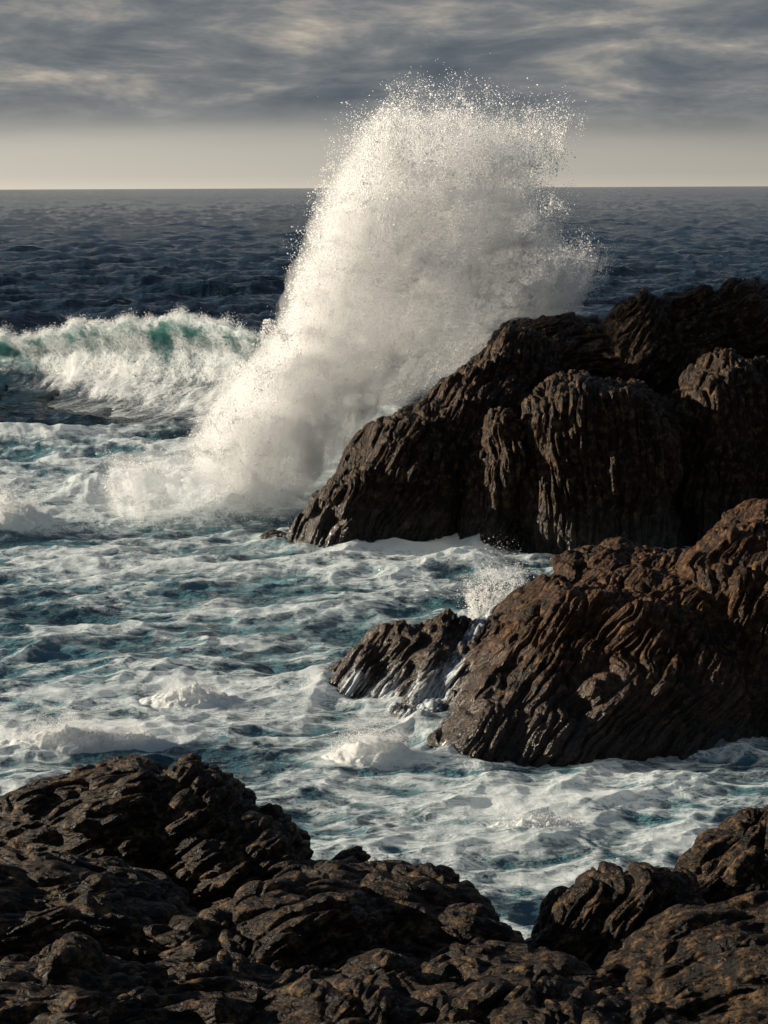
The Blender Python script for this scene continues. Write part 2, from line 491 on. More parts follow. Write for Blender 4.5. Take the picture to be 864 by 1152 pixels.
mid = [
    Lobe(715, 850, 28.6, 225, 205, 2.4, tilt=22, strand=48, n=2.0, aw=.16, al=1.9),
    Lobe(880, 830, 29.4, 210, 240, 2.8, strand=58, n=2.2, aw=.17, al=2.0),
    Lobe(848, 660, 32.0, 70, 98, 1.6, tilt=25, strand=30, aw=.16, al=.7),
    Lobe(740, 705, 31.2, 130, 78, 1.6, tilt=24, strand=30, aw=.16, al=.7),
    Lobe(640, 760, 30.4, 100, 100, 1.6, tilt=28, strand=48, aw=.16, al=1.9),
    Lobe(412, 788, 30.6, 54, 80, 1.0, tilt=24, strand=48, aw=.16, al=1.9),
    Lobe(495, 790, 30.2, 72, 95, 1.3, tilt=20, strand=48, aw=.16, al=1.9),
    Lobe(570, 750, 31.0, 40, 92, 1.2, tilt=24, strand=48, aw=.16, al=1.9),
    Lobe(480, 845, 29.0, 62, 62, 1.0, tilt=25, strand=48, aw=.16, al=1.9),
    Lobe(556, 890, 27.0, 84, 134, 1.4, tilt=28, strand=48, aw=.16, al=1.9),
    Lobe(690, 880, 27.2, 120, 130, 1.3, tilt=10, strand=48, aw=.16, al=1.9),
    Lobe(1060, 800, 30.0, 160, 230, 3.0, strand=58, aw=.17, al=2.0),
]
lo, hi = box_of(mid, -0.5)
hi[0] = min(hi[0], 9.0)
_, MID_ME = build_rock('rock_outcrop', mid, 'rust-brown sloping outcrop in the middle with white water running off its low end', 'rock outcrop',
                       M_ROCK_MID, 0.042, lo, hi, levels=1, k=0.16, warp=0.26, wscale=1.1, seed=3)

near = 'dark layered rocks along the near shore'
def nr(name, lobes, label, zmin=0.6, h=.027, seed=0, k=.09, warp=.18, **kw):
    lo, hi = box_of(lobes, zmin, .3)
    return build_rock(name, lobes, label, 'rock', M_ROCK_NEAR, h, lo, hi, levels=1, k=k, warp=warp, wscale=.8, sheet=3.0, group=near, seed=seed, **kw)

A = dict(strand=10, aw=.15, al=1.1); B = dict(strand=24, aw=.14, al=1.1)
nr('rock', [
    Lobe(125, 1040, 15.0, 120, 184, 1.2, **A), Lobe(248, 1045, 14.9, 92, 188, 1.1, tilt=-8, **B),
    Lobe(300, 1055, 14.5, 66, 165, .9, tilt=-14, **B), Lobe(380, 1040, 15.0, 34, 84, .5, **B),
    Lobe(20, 1060, 15.2, 110, 160, 1.0, **A), Lobe(-130, 1060, 15.2, 130, 155, 1.0, **A),
], 'rounded double-humped black rock rising at the left of the near shore against the surf', seed=4)
A = dict(strand=-4, aw=.13, al=1.3)
nr('rock', [
    Lobe(60, 1090, 12.6, 160, 118, 1.0, tilt=2, **A), Lobe(-110, 1080, 12.6, 130, 120, 1.0, **A), Lobe(185, 1100, 12.3, 80, 72, .7, tilt=6, **A),
], 'flat layered ledge below the double-humped rock at the left edge', seed=5, zmin=1.2)
A = dict(strand=-14, aw=.12, al=1.1); B = dict(strand=20, aw=.12, al=1.0)
nr('rock', [
    Lobe(440, 1080, 13.0, 108, 103, .9, tilt=-2, **A), Lobe(480, 1115, 12.4, 104, 86, .8, tilt=-6, **A),
    Lobe(345, 1105, 12.4, 110, 112, .8, tilt=12, **B), Lobe(265, 1120, 11.9, 95, 78, .6, tilt=14, **B),
], 'broad wrinkled slab in the centre whose blunt right end drops to the foam', seed=6, zmin=1.0)
A = dict(strand=46, aw=.115, al=.8)
nr('rock', [
    Lobe(700, 1085, 14.0, 88, 112, .8, tilt=20, **A), Lobe(640, 1095, 13.8, 56, 66, .6, tilt=24, **A), Lobe(742, 1085, 13.9, 40, 100, .6, **A),
], 'small dome-shaped dark rock right of the foam inlet, lower of two domes', seed=7, zmin=.6)
nr('rock', [
    Lobe(850, 1050, 14.6, 96, 130, .9, tilt=20, **A), Lobe(930, 1050, 14.6, 90, 140, .9, **A),
], 'taller dark rock dome cut by the right edge behind the lower dome', seed=8, zmin=.6)
A = dict(strand=16, aw=.11, al=1.1)
nr('rock', [
    Lobe(800, 1150, 11.2, 130, 100, .8, tilt=8, **A), Lobe(910, 1140, 11.0, 110, 104, .8, tilt=4, **A), Lobe(700, 1170, 11.0, 110, 72, .6, tilt=10, **A),
], 'brown layered slab in the bottom right corner in front of the two domes', seed=9, zmin=1.6, h=.025)
A = dict(strand=4, aw=.11, al=1.1); B = dict(strand=22, aw=.11, al=1.0)
nr('rock', [
    Lobe(40, 1200, 10.4, 170, 104, .9, tilt=4, **A), Lobe(-130, 1210, 10.4, 150, 120, .8, **A), Lobe(220, 1195, 10.6, 150, 88, .8, tilt=-3, **A),
    Lobe(360, 1205, 10.5, 120, 96, .8, tilt=8, **B), Lobe(450, 1195, 10.7, 90, 104, .7, tilt=8, **B),
    Lobe(570, 1185, 11.2, 140, 96, .9, **A), Lobe(640, 1230, 10.2, 150, 100, .8, tilt=6, **B),
    Lobe(820, 1260, 9.8, 180, 104, .7, tilt=6, **B), Lobe(300, 1270, 9.6, 340, 106, .7, **A),
], 'wide knobbly shelf of dark rock along the bottom edge of the view', seed=10, zmin=2.2, h=.025)


# ---------------------------------------------------------------- sea
def fft_patch(n, L, lmin, lmax, wdir, spread, seed, power=4.0):
    rg = np.random.default_rng(seed)
    k = np.fft.fftfreq(n, L / n) * 2 * np.pi
    KX, KY = np.meshgrid(k, k, indexing='ij'); K = np.hypot(KX, KY); K[0, 0] = 1
    c = (KX * wdir[0] + KY * wdir[1]) / K
    S = K ** (-power) * np.exp(-(2 * np.pi / lmax / K) ** 4) * np.exp(-(K * lmin / (2 * np.pi)) ** 2) * (spread + (1 - spread) * np.abs(c) ** 4)
    S[0, 0] = 0
    H = (rg.normal(size=(n, n)) + 1j * rg.normal(size=(n, n))) * np.sqrt(S)
    hgt = np.fft.ifft2(H).real
    s = hgt.std()
    dx = np.fft.ifft2(1j * KX / K * H).real / s; dy = np.fft.ifft2(1j * KY / K * H).real / s
    return [a.astype(F32) for a in (hgt / s, dx, dy)]


def samp(A, L, x, y):
    n = A.shape[0]
    u = x / L * n; v = y / L * n
    i = np.floor(u).astype(int); j = np.floor(v).astype(int); fu = u - i; fv = v - j
    i0, i1, j0, j1 = i % n, (i + 1) % n, j % n, (j + 1) % n
    return A[i0, j0] * (1 - fu) * (1 - fv) + A[i1, j0] * fu * (1 - fv) + A[i0, j1] * (1 - fu) * fv + A[i1, j1] * fu * fv


wd = np.array([0.25, -0.97])
PA = fft_patch(1024, 173.0, 1.2, 12.0, wd, 0.06, 21, 3.7)
PB = fft_patch(512, 23.0, 0.26, 3.0, np.array([.45, -.9]), 0.22, 22, 3.3)
PC = fft_patch(512, 611.0, 6.0, 70.0, np.array([0.1, -0.99]), 0.08, 23, 4.2)

# a fan of rings round the shore, finer where near
ks = np.concatenate([np.arange(1150, 140, -1.15), np.arange(140, 12, -0.5), np.arange(12, 0.9, -0.3), [0.6, 0.4]])
rr = CAM_H * FPX / ks
az = np.concatenate([np.linspace(-46, -13.3, 90), np.linspace(-13, 13, 760), np.linspace(13.3, 46, 90)])
azr = np.radians(az)
nr_, nc_ = len(rr), len(azr)
X = (rr[:, None] * np.sin(azr)[None]).ravel().astype(F32); Y = (rr[:, None] * np.cos(azr)[None]).ravel().astype(F32)
R_ = np.repeat(rr, nc_).astype(F32)
near_m = sstep(75, 50, Y)                   # churned water inside the break
off = 1 - near_m
ha = samp(PA[0], 173, X, Y); hb = samp(PB[0], 23, X, Y); hc = samp(PC[0], 611, X, Y)
fb_ = sstep(400, 120, R_); fa_ = sstep(6000, 1500, R_)
sheltered = sstep(26, 46, Y)
Z = ha * (0.24 * off + (0.05 + 0.04 * sheltered) * near_m) * fa_ + hb * (0.06 * off + 0.040 * near_m) * fb_ + hc * 0.08 * off
cx = (samp(PA[1], 173, X, Y) * (0.15 * off + .08 * near_m) * fa_ + samp(PB[1], 23, X, Y) * 0.055 * fb_)
cy = (samp(PA[2], 173, X, Y) * (0.15 * off + .08 * near_m) * fa_ + samp(PB[2], 23, X, Y) * 0.055 * fb_)

# foam
nm = R_ < 140
x, y = X[nm], Y[nm]
def F(px, py):
    """sea-level point under a photo pixel"""
    t = (py - 211.0) / FPX; Yd = CAM_H / t
    return (px - 432) / FPX * Yd, Yd
q = v3(x / 1.7, y, 0.0)                    # froth drawn out along the crests
w1 = np.stack([fbm(q / 2.1, 3), fbm(q / 2.1 + 40, 3), 0 * x], 1)
w2 = np.stack([fbm(q / 0.6 + 5, 2), fbm(q / 0.6 + 60, 2), 0 * x], 1)
qq = q + 1.9 * w1 + 0.30 * w2
f1, f2 = worley(np.stack([qq[:, 0] / 1.15, qq[:, 1] / 1.0, 0 * x + 0.5], 1))
g1, g2 = worley(np.stack([qq[:, 0] / 0.46 + 9, qq[:, 1] / 0.40, 0 * x + 0.5], 1))
h1, h2 = worley(np.stack([qq[:, 0] / 0.20 + 19, qq[:, 1] / 0.18, 0 * x + 0.5], 1))
lace = np.maximum(np.maximum(sstep(0.34, 0.0, f2 - f1), 0.75 * sstep(0.36, 0.0, g2 - g1)), 0.5 * sstep(0.4, 0.0, h2 - h1))
patch = fbm(qq / 2.8 + 11, 5, gain=.6)
strk = fbm(np.stack([qq[:, 0] / 1.1, qq[:, 1] / 0.42, 0 * x], 1) + 3, 5, gain=.6, ridged=True)
dens = np.zeros_like(x)
def blob(px, py, rx, ry, a):
    cx0, cy0 = F(px, py); k = cy0 / FPX
    dy = abs(F(px, py + ry)[1] - cy0)
    return a * np.exp(-((x - cx0) / (rx * k)) ** 2 - ((y - cy0) / dy) ** 2)
dens += 0.52 * sstep(68, 59, y) * sstep(17, 20, y)
dens += blob(120, 520, 260, 36, .35) + blob(200, 600, 260, 50, .3) + blob(480, 625, 120, 16, .4) + blob(90, 800, 160, 40, .35)
dens += blob(420, 850, 90, 40, .5) + blob(600, 920, 190, 45, .35) + blob(520, 1010, 120, 40, .2) + blob(300, 760, 160, 30, .2)
dens -= blob(760, 880, 140, 20, .35) + blob(400, 712, 140, 13, .40) + blob(90, 735, 120, 12, .3) + blob(600, 690, 60, 16, .2) + blob(60, 690, 110, 12, .2) + blob(150, 870, 120, 14, .2)
# froth that clings round the rocks
prox = np.full(len(x), 9, F32)
for R, lo, hi in ROCKS:
    mm = (x > lo[0] - 2) & (x < hi[0] + 2) & (y > lo[1] - 2) & (y < hi[1] + 2)
    if mm.any():
        prox[mm] = np.minimum(prox[mm], R.dist(np.stack([x[mm], y[mm], 0 * x[mm] + 0.05], 1).astype(F32)))
dens += 0.22 * sstep(0.9, 0.1, prox) * sstep(70, 60, y)
crest = ha[nm] * 0.10 + hb[nm] * 0.12
gate = sstep(.1, .5, dens)
foam = dens * (0.40 + 0.28 * lace) + (0.75 * patch + 0.6 * (strk - 0.5) + 0.9 * crest - .08) * gate
foam = np.clip(foam, 0, .95)
air = np.clip(sstep(.15, .7, dens) * (0.55 + 0.6 * fbm(q / 3.5 + 70, 3)), 0, 1)
FO = np.zeros(len(X), F32); AI = np.zeros(len(X), F32)
FO[nm] = foam; AI[nm] = air; tq_ = blob(400, 712, 130, 14, 1) + blob(90, 735, 120, 14, .9) + blob(660, 690, 90, 14, .8) + blob(260, 655, 120, 10, .8) + blob(170, 530, 60, 10, .6)
AI[nm] = np.clip(AI[nm] + .28 * gate + .9 * tq_ + .25 * gate * sstep(.2, .6, foam), 0, 1)
cling = sstep(.45, .05, prox) * sstep(70, 60, y)
FO[nm] = np.maximum(FO[nm], cling * (.30 + .7 * fbm(q / .4 + 21, 3)))
Z[nm] += .16 * cling * (.5 + perlin(q / .8 + 33))
# froth stands a little proud and is lumpy
Z[nm] += sstep(.1, .9, foam) * (0.015 + 0.02 * fbm(q / 0.3 + 8, 3)) * sstep(100, 60, y)

# surging mounds of white water inside the break
def mound(px, py, rx, ry_m, hgt, seed):
    cx0, cy0 = F(px, py); k = cy0 / FPX
    g = np.exp(-((x - cx0) / (rx * k)) ** 2 - ((y - cy0) / ry_m) ** 2 * np.where(y < cy0, 2.5, 1))
    n = fbm(np.stack([x / 1.1, y / .8, 0 * x + seed], 1), 5, gain=.55)
    Z[nm] += hgt * g * (0.85 + 0.8 * n)
    FO[nm] = np.maximum(FO[nm], np.clip(g * 1.2 * (0.8 + 0.9 * n), 0, 1.1) * sstep(.15, .5, g))
mound(185, 560, 120, 2.2, .65, 1)
mound(290, 575, 60, 2.0, .7, 2)
mound(545, 640, 40, .8, .25, 8)
mound(415, 868, 75, .9, .16, 6)
mound(12, 590, 75, 2.0, .25, 3)
mound(95, 838, 150, .9, .14, 4)
mound(215, 780, 85, .8, .10, 9)
mound(600, 925, 150, .9, .10, 7)
V = np.stack([X + cx, Y + cy, Z], 1)
i = np.arange(nr_ - 1)[:, None] * nc_ + np.arange(nc_ - 1)[None]
Q = np.stack([i, i + 1, i + nc_ + 1, i + nc_], -1).reshape(-1, 4)
me = mesh_from('sea', V, Q)
attr(me, 'foam', FO); attr(me, 'air', AI); attr(me, 'glow', np.zeros(len(V), F32))
sea = link('sea', me, M_SEA); tag(sea, kind='structure')
print('sea', len(V), round(time.time() - T0, 1))


# ---------------------------------------------------------------- breaking wave
nu, nv = 620, 230
u = np.linspace(-26.0, 1.0, nu)
t = np.linspace(0, 1, nv)
UU, TT = np.meshgrid(u, t, indexing='ij')
uf = UU.ravel(); tf = TT.ravel()
z0 = np.zeros_like(uf)
hgt = np.interp(uf, [-26, -20, -14, -12, -9.5, -6, -4, -1.5, 1.0], [1.3, 1.7, 2.1, 2.6, 3.05, 3.3, 2.9, 1.2, 0.3])
hgt = hgt * (1 + 0.05 * perlin(v3(uf / 1.7, z0)) + 0.03 * perlin(v3(uf / .6, z0 + 4)))
yc = np.where(uf < -4.6, 66 + (-4.6 - uf) * 1.05, 66 - .5 * (uf + 4.6)) + 0.5 * perlin(v3(uf / 5, z0 + 9))
# profile by arc parameter: back slope, lip, hollow face, foot
pt = np.array([0, .25, .40, .46, .50, .54, .62, .72, .84, 1.0])
py_ = np.array([9.0, 4.0, 1.2, .35, -.10, -.12, .25, .15, -1.1, -3.2])
pz_ = np.array([-.25, .35, .86, .985, 1.0, .93, .66, .36, .06, -.12])
def smooth_interp(tq, xp, fp):
    a = np.interp(np.linspace(0, 1, 400), xp, fp)
    kern = np.hanning(21); kern /= kern.sum()
    a = np.convolve(np.pad(a, 10, mode='edge'), kern, 'valid')
    return np.interp(tq, np.linspace(0, 1, 400), a)
off_ = smooth_interp(tf, pt, py_) * (0.55 + 0.14 * hgt)
yy = yc + off_ * .8
zz = smooth_interp(tf, pt, pz_) * hgt
xx = uf + off_ * .6
# foam curtain: from the lip down the face
curt = np.interp(uf, [-26, -15.2, -14.6, -13.4, -11.5, -8, -4, 1], [.50, .51, .60, .74, .82, .86, .86, .86])
edge_n = 0.05 * perlin(v3(uf / .9, z0 + 2)) + 0.03 * perlin(v3(uf / .3, z0 + 6))
fall = fbm(np.stack([uf / .9 + .5 * tf, tf * 8, z0], 1), 4)
blot = fbm(np.stack([uf / 1.3, tf * 9, z0 + 5], 1), 4)
fo_w = sstep(curt + edge_n + .06, curt + edge_n - .10, tf) * sstep(.46, .53, tf) * (np.interp(uf, [-13, -8], [.50, .34]) + .25 * sstep(.60, .78, tf) + 0.40 * fall + 0.60 * blot)
lipf = np.exp(-((tf - .50) / .040) ** 2) * sstep(-19, -15.5, uf) * np.clip(.75 + .9 * fbm(np.stack([uf / 1.6, z0, z0 + 3], 1), 3), 0, 1.2)
fo_w = np.maximum(fo_w, lipf * (1.0 + .35 * fall))
foot = sstep(.74, .86, tf) * 0.6 * (0.2 + fbm(np.stack([uf / 1.4, yy / .5, z0 + 8], 1), 4, ridged=True) * .6) * sstep(-15, -8, uf)
fo_w = np.clip(np.maximum(fo_w, foot), 0, 1.15)
bil = fbm(np.stack([xx / 1.1, yy / .9, zz / .8], 1), 4, gain=.42)  + .35
bump = fo_w * sstep(.44, .5, tf) * (0.04 + 0.22 * bil) + lipf * (0.06 + 0.45 * bil)
zz = zz + bump * 0.8 * sstep(.97, .85, tf); yy = yy - bump * 0.6 * sstep(.47, .53, tf); xx = xx - bump * .5 * sstep(.47, .53, tf)
zz = zz + 0.05 * perlin(np.stack([xx / 1.1, yy / .8, z0], 1)) + .03 * perlin(np.stack([xx / .4, yy / .35, z0], 1))
i = np.arange(nu - 1)[:, None] * nv + np.arange(nv - 1)[None]
Q = np.stack([i, i + nv, i + nv + 1, i + 1], -1).reshape(-1, 4)[:, ::-1]
me = mesh_from('breaking_wave', np.stack([xx, yy, zz], 1), Q)
attr(me, 'foam', fo_w); attr(me, 'air', sstep(.46, .52, tf) * sstep(.74, .6, tf) * .9)
attr(me, 'glow', np.clip(sstep(.44, .50, tf) * sstep(.70, .56, tf), 0, 1) * .75)
wave = link('breaking_wave', me, M_SEA)
tag(wave, 'green breaking wave with a white foaming crest rolling in left of the tall splash', 'wave')


# ---------------------------------------------------------------- spray
_TET = np.array([[1, 1, 1], [1, -1, -1], [-1, 1, -1], [-1, -1, 1]], F32) / math.sqrt(3)
_TF = np.array([[0, 1, 2], [0, 3, 1], [0, 2, 3], [1, 3, 2]], np.int32)


def droplets(name, P, r, mat, parent=None):
    n = len(P)
    q = RNG.normal(size=(n, 4)); q /= np.linalg.norm(q, axis=1, keepdims=True)
    w, a, b, c = q.T
    Rm = np.empty((n, 3, 3), F32)
    Rm[:, 0, 0] = 1 - 2 * (b * b + c * c); Rm[:, 0, 1] = 2 * (a * b - w * c); Rm[:, 0, 2] = 2 * (a * c + w * b)
    Rm[:, 1, 0] = 2 * (a * b + w * c); Rm[:, 1, 1] = 1 - 2 * (a * a + c * c); Rm[:, 1, 2] = 2 * (b * c - w * a)
    Rm[:, 2, 0] = 2 * (a * c - w * b); Rm[:, 2, 1] = 2 * (b * c + w * a); Rm[:, 2, 2] = 1 - 2 * (a * a + b * b)
    V = P[:, None, :] + np.einsum('nij,kj->nki', Rm, _TET) * np.asarray(r)[:, None, None]
    Fc = (_TF[None] + 4 * np.arange(n, dtype=np.int32)[:, None, None]).reshape(-1, 3)
    me = mesh_from(name, V.reshape(-1, 3), Fc, smooth=True)
    return link(name, me, mat, parent)


def jets(bases, tips, n_jets, per, spread, depth, power=1.0, curl=.25, fmin=.35, bias=.55, lmin=0.0, rough=0):
    """points along many thrown jets; bases / tips are (s, x, y, z) polylines"""
    bases = np.array(bases); tips = np.array(tips)
    out = []; tt = []
    s = RNG.random(n_jets)
    for k in range(n_jets):
        b = np.array([np.interp(s[k], bases[:, 0], bases[:, c]) for c in (1, 2, 3)])
        e = np.array([np.interp(s[k], tips[:, 0], tips[:, c]) for c in (1, 2, 3)])
        e[1] += RNG.normal() * depth; b[1] += RNG.normal() * depth * .5
        fr = fmin + (1.03 - fmin) * RNG.random() ** bias
        fr *= 1 + .075 * rough * math.sin(s[k] * 31 + 1.3 * math.sin(s[k] * 57)) 
        d = (e - b) * fr
        n = int(per * (0.4 + 1.2 * RNG.random()))
        tq = RNG.random(n) ** power
        L = np.linalg.norm(d)
        side = np.array([RNG.normal(), RNG.normal(), 0]) * curl * L * .25
        p = b + d * tq[:, None] + side * (tq ** 2)[:, None]
        sg = spread * max(L, lmin) * (0.25 + 0.75 * tq)
        p += RNG.normal(size=(n, 3)) * sg[:, None] * (0.3 + RNG.random() ** 2 * .9)
        out.append(p); tt.append(tq)
    return np.concatenate(out), np.concatenate(tt)


def churn(P, t, big=.45, sc=1.5, keep=.9):
    """stir a cloud of droplets into billows and clumps"""
    for f, a in ((sc, big), (sc * .4, big * .42), (sc * .15, big * .18)):
        q = P / f
        P = P + a * np.stack([perlin(q + 3), perlin(q + 51), 1.2 * perlin(q + 97)], 1) * (.4 + .6 * t)[:, None]
    c = fbm(P / (sc * .35) + 11, 2, gain=.6)
    ok = RNG.random(len(P)) < np.clip(.55 + 1.3 * c, 1 - keep, 1)
    return P[ok], t[ok]


def line(pts):
    """(s, px, py, Y) -> (s, x, y, z)"""
    return [(s, *at(px, py, Yd)) for s, px, py, Yd in pts]


tips = line([(0, 235, 480, 48), (.08, 296, 420, 48.5), (.18, 350, 310, 49), (.25, 374, 240, 49.5), (.28, 404, 215, 50), (.33, 415, 138, 50), (.49, 458, 124, 50.5),
             (.58, 515, 122, 51), (.68, 570, 130, 51), (.78, 626, 136, 51.5), (.83, 610, 195, 51.5), (.90, 640, 268, 51.5), (1, 684, 282, 52)])
bases = line([(0, 262, 580, 47), (.1, 285, 575, 47.5), (.25, 315, 560, 48.5), (.4, 350, 540, 49.5), (.6, 390, 500, 50.5), (.8, 440, 470, 51), (.9, 500, 430, 51.5), (1, 560, 410, 52)])
def mist_hull(name, P, h, level, mat, parent, seed=0, blur=2, sub=0):
    """a closed skin round the thick of a spray cloud, filled with an even mist"""
    lo = P.min(0) - 4 * h; hi = P.max(0) + 4 * h
    n = np.ceil((hi - lo) / h).astype(int) + 1
    g = np.clip(((P - lo) / h).astype(int), 0, n - 1)
    H = np.zeros(n, F32); np.add.at(H, (g[:, 0], g[:, 1], g[:, 2]), 1)
    for _ in range(blur):
        for ax in range(3):
            H = 0.5 * H + 0.25 * (np.roll(H, 1, ax) + np.roll(H, -1, ax))
    def f(p):
        q = p + 0.9 * h * np.stack([perlin(p / (1.6 * h) + seed), perlin(p / (1.6 * h) + 9 + seed), perlin(p / (1.6 * h) + 19 + seed)], 1)
        u = (q - lo) / h - .5; i = np.clip(np.floor(u).astype(int), 0, n - 2); t = np.clip(u - i, 0, 1)
        r = 0
        for dx in (0, 1):
            for dy in (0, 1):
                for dz in (0, 1):
                    r = r + np.abs(1 - dx - t[:, 0]) * np.abs(1 - dy - t[:, 1]) * np.abs(1 - dz - t[:, 2]) * H[i[:, 0] + dx, i[:, 1] + dy, i[:, 2] + dz]
        return (level - r).astype(F32)
    V, Q = surface_nets(f, lo, hi, h * .55, band=1e9)
    me = mesh_from(name, V, Q)
    return link(name, me, mat, parent)


def empty(name, loc):
    o = bpy.data.objects.new(name, None); C.objects.link(o); o.location = loc; o.empty_display_size = .2
    return o


def splash_thing(name, P, r, label, cat, hulls, group=None):
    ok = P[:, 2] > -.15; P = P[ok]; r = r[ok]
    b = np.array([P[:, 0].mean(), P[:, 1].mean(), 0.0])
    root = empty(name, b); tag(root, label, cat, group)
    d = droplets('droplets', P - b, r, M_SPRAY, root); d['kind'] = 'stuff'
    for k, (h, lev, den) in enumerate(hulls):
        o = mist_hull('mist', P - b, h, lev, mist_material('mist_%d' % k, den), root, seed=3 * k); o['kind'] = 'stuff'
    return root


P1, t1 = jets(bases, tips, 1400, 1250, .026, 1.7, power=.55, fmin=.40, bias=.28, curl=.15, lmin=7.0, rough=1)
b2 = line([(0, 130, 585, 46.3), (.5, 230, 590, 46), (1, 335, 590, 46)]); t2 = line([(0, 95, 515, 47), (.35, 200, 490, 47), (.6, 270, 450, 47.5), (1, 345, 470, 47.5)])
P2, q2_ = jets(b2, t2, 260, 420, .09, 0.8, power=.9, fmin=.25)
b3 = line([(0, 325, 582, 47.2), (.5, 360, 530, 49), (1, 425, 465, 50.3)]); t3 = line([(0, 330, 440, 48.5), (.5, 385, 390, 50), (1, 462, 352, 50.8)])
P3, q3_ = jets(b3, t3, 420, 560, .07, 0.5, power=.8, fmin=.3)
P1 = np.concatenate([P1, P2, P3]); t1 = np.concatenate([t1, q2_ * .5, q3_ * .5])
P1, t1 = churn(P1, t1)
r1 = np.exp(RNG.normal(size=len(P1)) * .5) * 0.0056 * (1 + 1.0 * t1 ** 4)
splash_thing('splash', P1, r1, 'towering white splash of spray thrown up where the wave strikes the tallest outcrop', 'splash',
             [(.30, 34, .20), (.30, 130, .28)])
ok = P1
def burst(name, px, py, Yd, wpx, hpx, n, label, cat, lean=0, depth=.35, size=.006, hull=None, power=.9, spread=.08, fmin=.25, bias=.55):
    b = line([(0, px - wpx * .55, py, Yd), (1, px + wpx * .55, py, Yd)])
    t = line([(0, px - wpx + lean, py - hpx * .45, Yd), (.3, px - wpx * .35 + lean, py - hpx * .95, Yd), (.5, px + lean, py - hpx, Yd), (.7, px + wpx * .4 + lean, py - hpx * .85, Yd), (1, px + wpx + lean, py - hpx * .4, Yd)])
    P, q = jets(b, t, 140, n / 140, spread, depth, power=power, fmin=fmin, bias=bias)
    P, q = churn(P, q, big=hpx * mpp(Yd) * .12, sc=hpx * mpp(Yd) * .35)
    r = np.exp(RNG.normal(size=len(P)) * .5) * size
    return splash_thing(name, P, r, label, cat, hull or [])


def froth(name, px, py, Yd, wpx, dm, hgt, seed, label, cat, spray=12000):
    """a lumpy heap of white water with droplets flying off its back"""
    c = at(px, py, Yd); c[2] = 0; wx = wpx * mpp(Yd)
    g = 0.022 if Yd < 32 else .035
    ax_ = np.arange(-1.5 * wx, 1.5 * wx, g); ay_ = np.arange(-1.6 * dm, 1.6 * dm, g * 1.3)
    XX, YY = [a.ravel().astype(F32) for a in np.meshgrid(ax_, ay_, indexing='ij')]
    p = np.stack([XX + c[0], YY + c[1], 0 * XX + seed * 3.1], 1)
    env = np.exp(-((XX / wx) ** 2) * 1.6 - (YY / dm) ** 2 * np.where(YY < 0, 1.6, 3.0)) * (1 + .7 * fbm(p / (wx * .8), 3))
    sc_ = hgt * .55
    lum = fbm(p / sc_ + .5 * np.stack([perlin(p / sc_ / 1.5), perlin(p / sc_ / 1.5 + 9), 0 * XX], 1), 5, gain=.55)
    ZZ = env * hgt * (.70 + .75 * lum) * sstep(.02, .35, env) - .06
    Xd = XX + env * .3 * sc_ * perlin(p / sc_ + 40); Yd_ = YY - env * .35 * hgt + env * .3 * sc_ * perlin(p / sc_ + 60)
    i = np.arange(len(ax_) - 1)[:, None] * len(ay_) + np.arange(len(ay_) - 1)[None]
    Q = np.stack([i, i + len(ay_), i + len(ay_) + 1, i + 1], -1).reshape(-1, 4)
    V = np.stack([Xd, Yd_, ZZ], 1)
    keep = (ZZ[Q] > -.055).any(1); Q = Q[keep]
    used = np.unique(Q); mp_ = np.zeros(len(V), int); mp_[used] = np.arange(len(used))
    root = empty(name, c); tag(root, label, cat)
    me = mesh_from('froth', V[used], mp_[Q])
    link('froth', me, M_FROTH, root)
    w_ = np.clip(env * (ZZ > .12 * hgt), 0, None); w_ = w_ / w_.sum()
    spray = int(spray * 1.3); k = RNG.choice(len(V), spray, p=w_)
    spray_ = spray
    h_ = np.abs(RNG.normal(size=spray)) * .26 * hgt * (0.3 + 1.2 * np.clip(perlin(p[k] / (wx * .25) + 77) + .3, 0, 2))
    P = V[k] + np.stack([RNG.normal(size=spray) * .07, RNG.normal(size=spray) * .10, h_], 1)
    d = droplets('droplets', P, np.exp(RNG.normal(size=spray) * .45) * .00011 * Yd, M_SPRAY, root); d['kind'] = 'stuff'


M_FROTH, nt = new_mat('froth')
_o = N(nt, 'ShaderNodeOutputMaterial'); _d = N(nt, 'ShaderNodeBsdfDiffuse'); _d.inputs[0].default_value = (.84, .85, .84, 1)
_t = N(nt, 'ShaderNodeBsdfTranslucent'); _t.inputs[0].default_value = (.76, .82, .80, 1)
_m = N(nt, 'ShaderNodeMixShader'); _m.inputs[0].default_value = .35
_c = N(nt, 'ShaderNodeTexCoord'); _n = N(nt, 'ShaderNodeTexNoise', i_Scale=14.0, i_Detail=7.0, i_Roughness=.7); _b = N(nt, 'ShaderNodeBump', i_Strength=1.0, i_Distance=.05)
for a_, b_ in ((_c.outputs['Object'], _n.inputs['Vector']), (_n.outputs[0], _b.inputs['Height']), (_b.outputs[0], _d.inputs['Normal']),
               (_d.outputs[0], _m.inputs[1]), (_t.outputs[0], _m.inputs[2]), (_m.outputs[0], _o.inputs[0])):
    nt.links.new(a_, b_)
burst('splash', 552, 692, 33.0, 46, 84, 52000, 'small burst of golden spray shooting up behind the rust-brown outcrop', 'splash', lean=14, size=.0045, depth=.6, power=.8, spread=.13, fmin=.10, bias=1.1)
froth('surge', 415, 868, 26.2, 56, .55, .62, 1, 'heap of white froth bursting against the foot of the rust-brown outcrop', 'surge', 16000)
froth('surge', 12, 590, 45.5, 50, 1.3, .95, 2, 'pale heap of broken surf at the left edge beyond the churned foam', 'surge', 16000)
froth('surge', 95, 838, 27.0, 110, .55, .48, 3, 'low line of tumbling white surf just beyond the double-humped rock', 'surge', 22000)
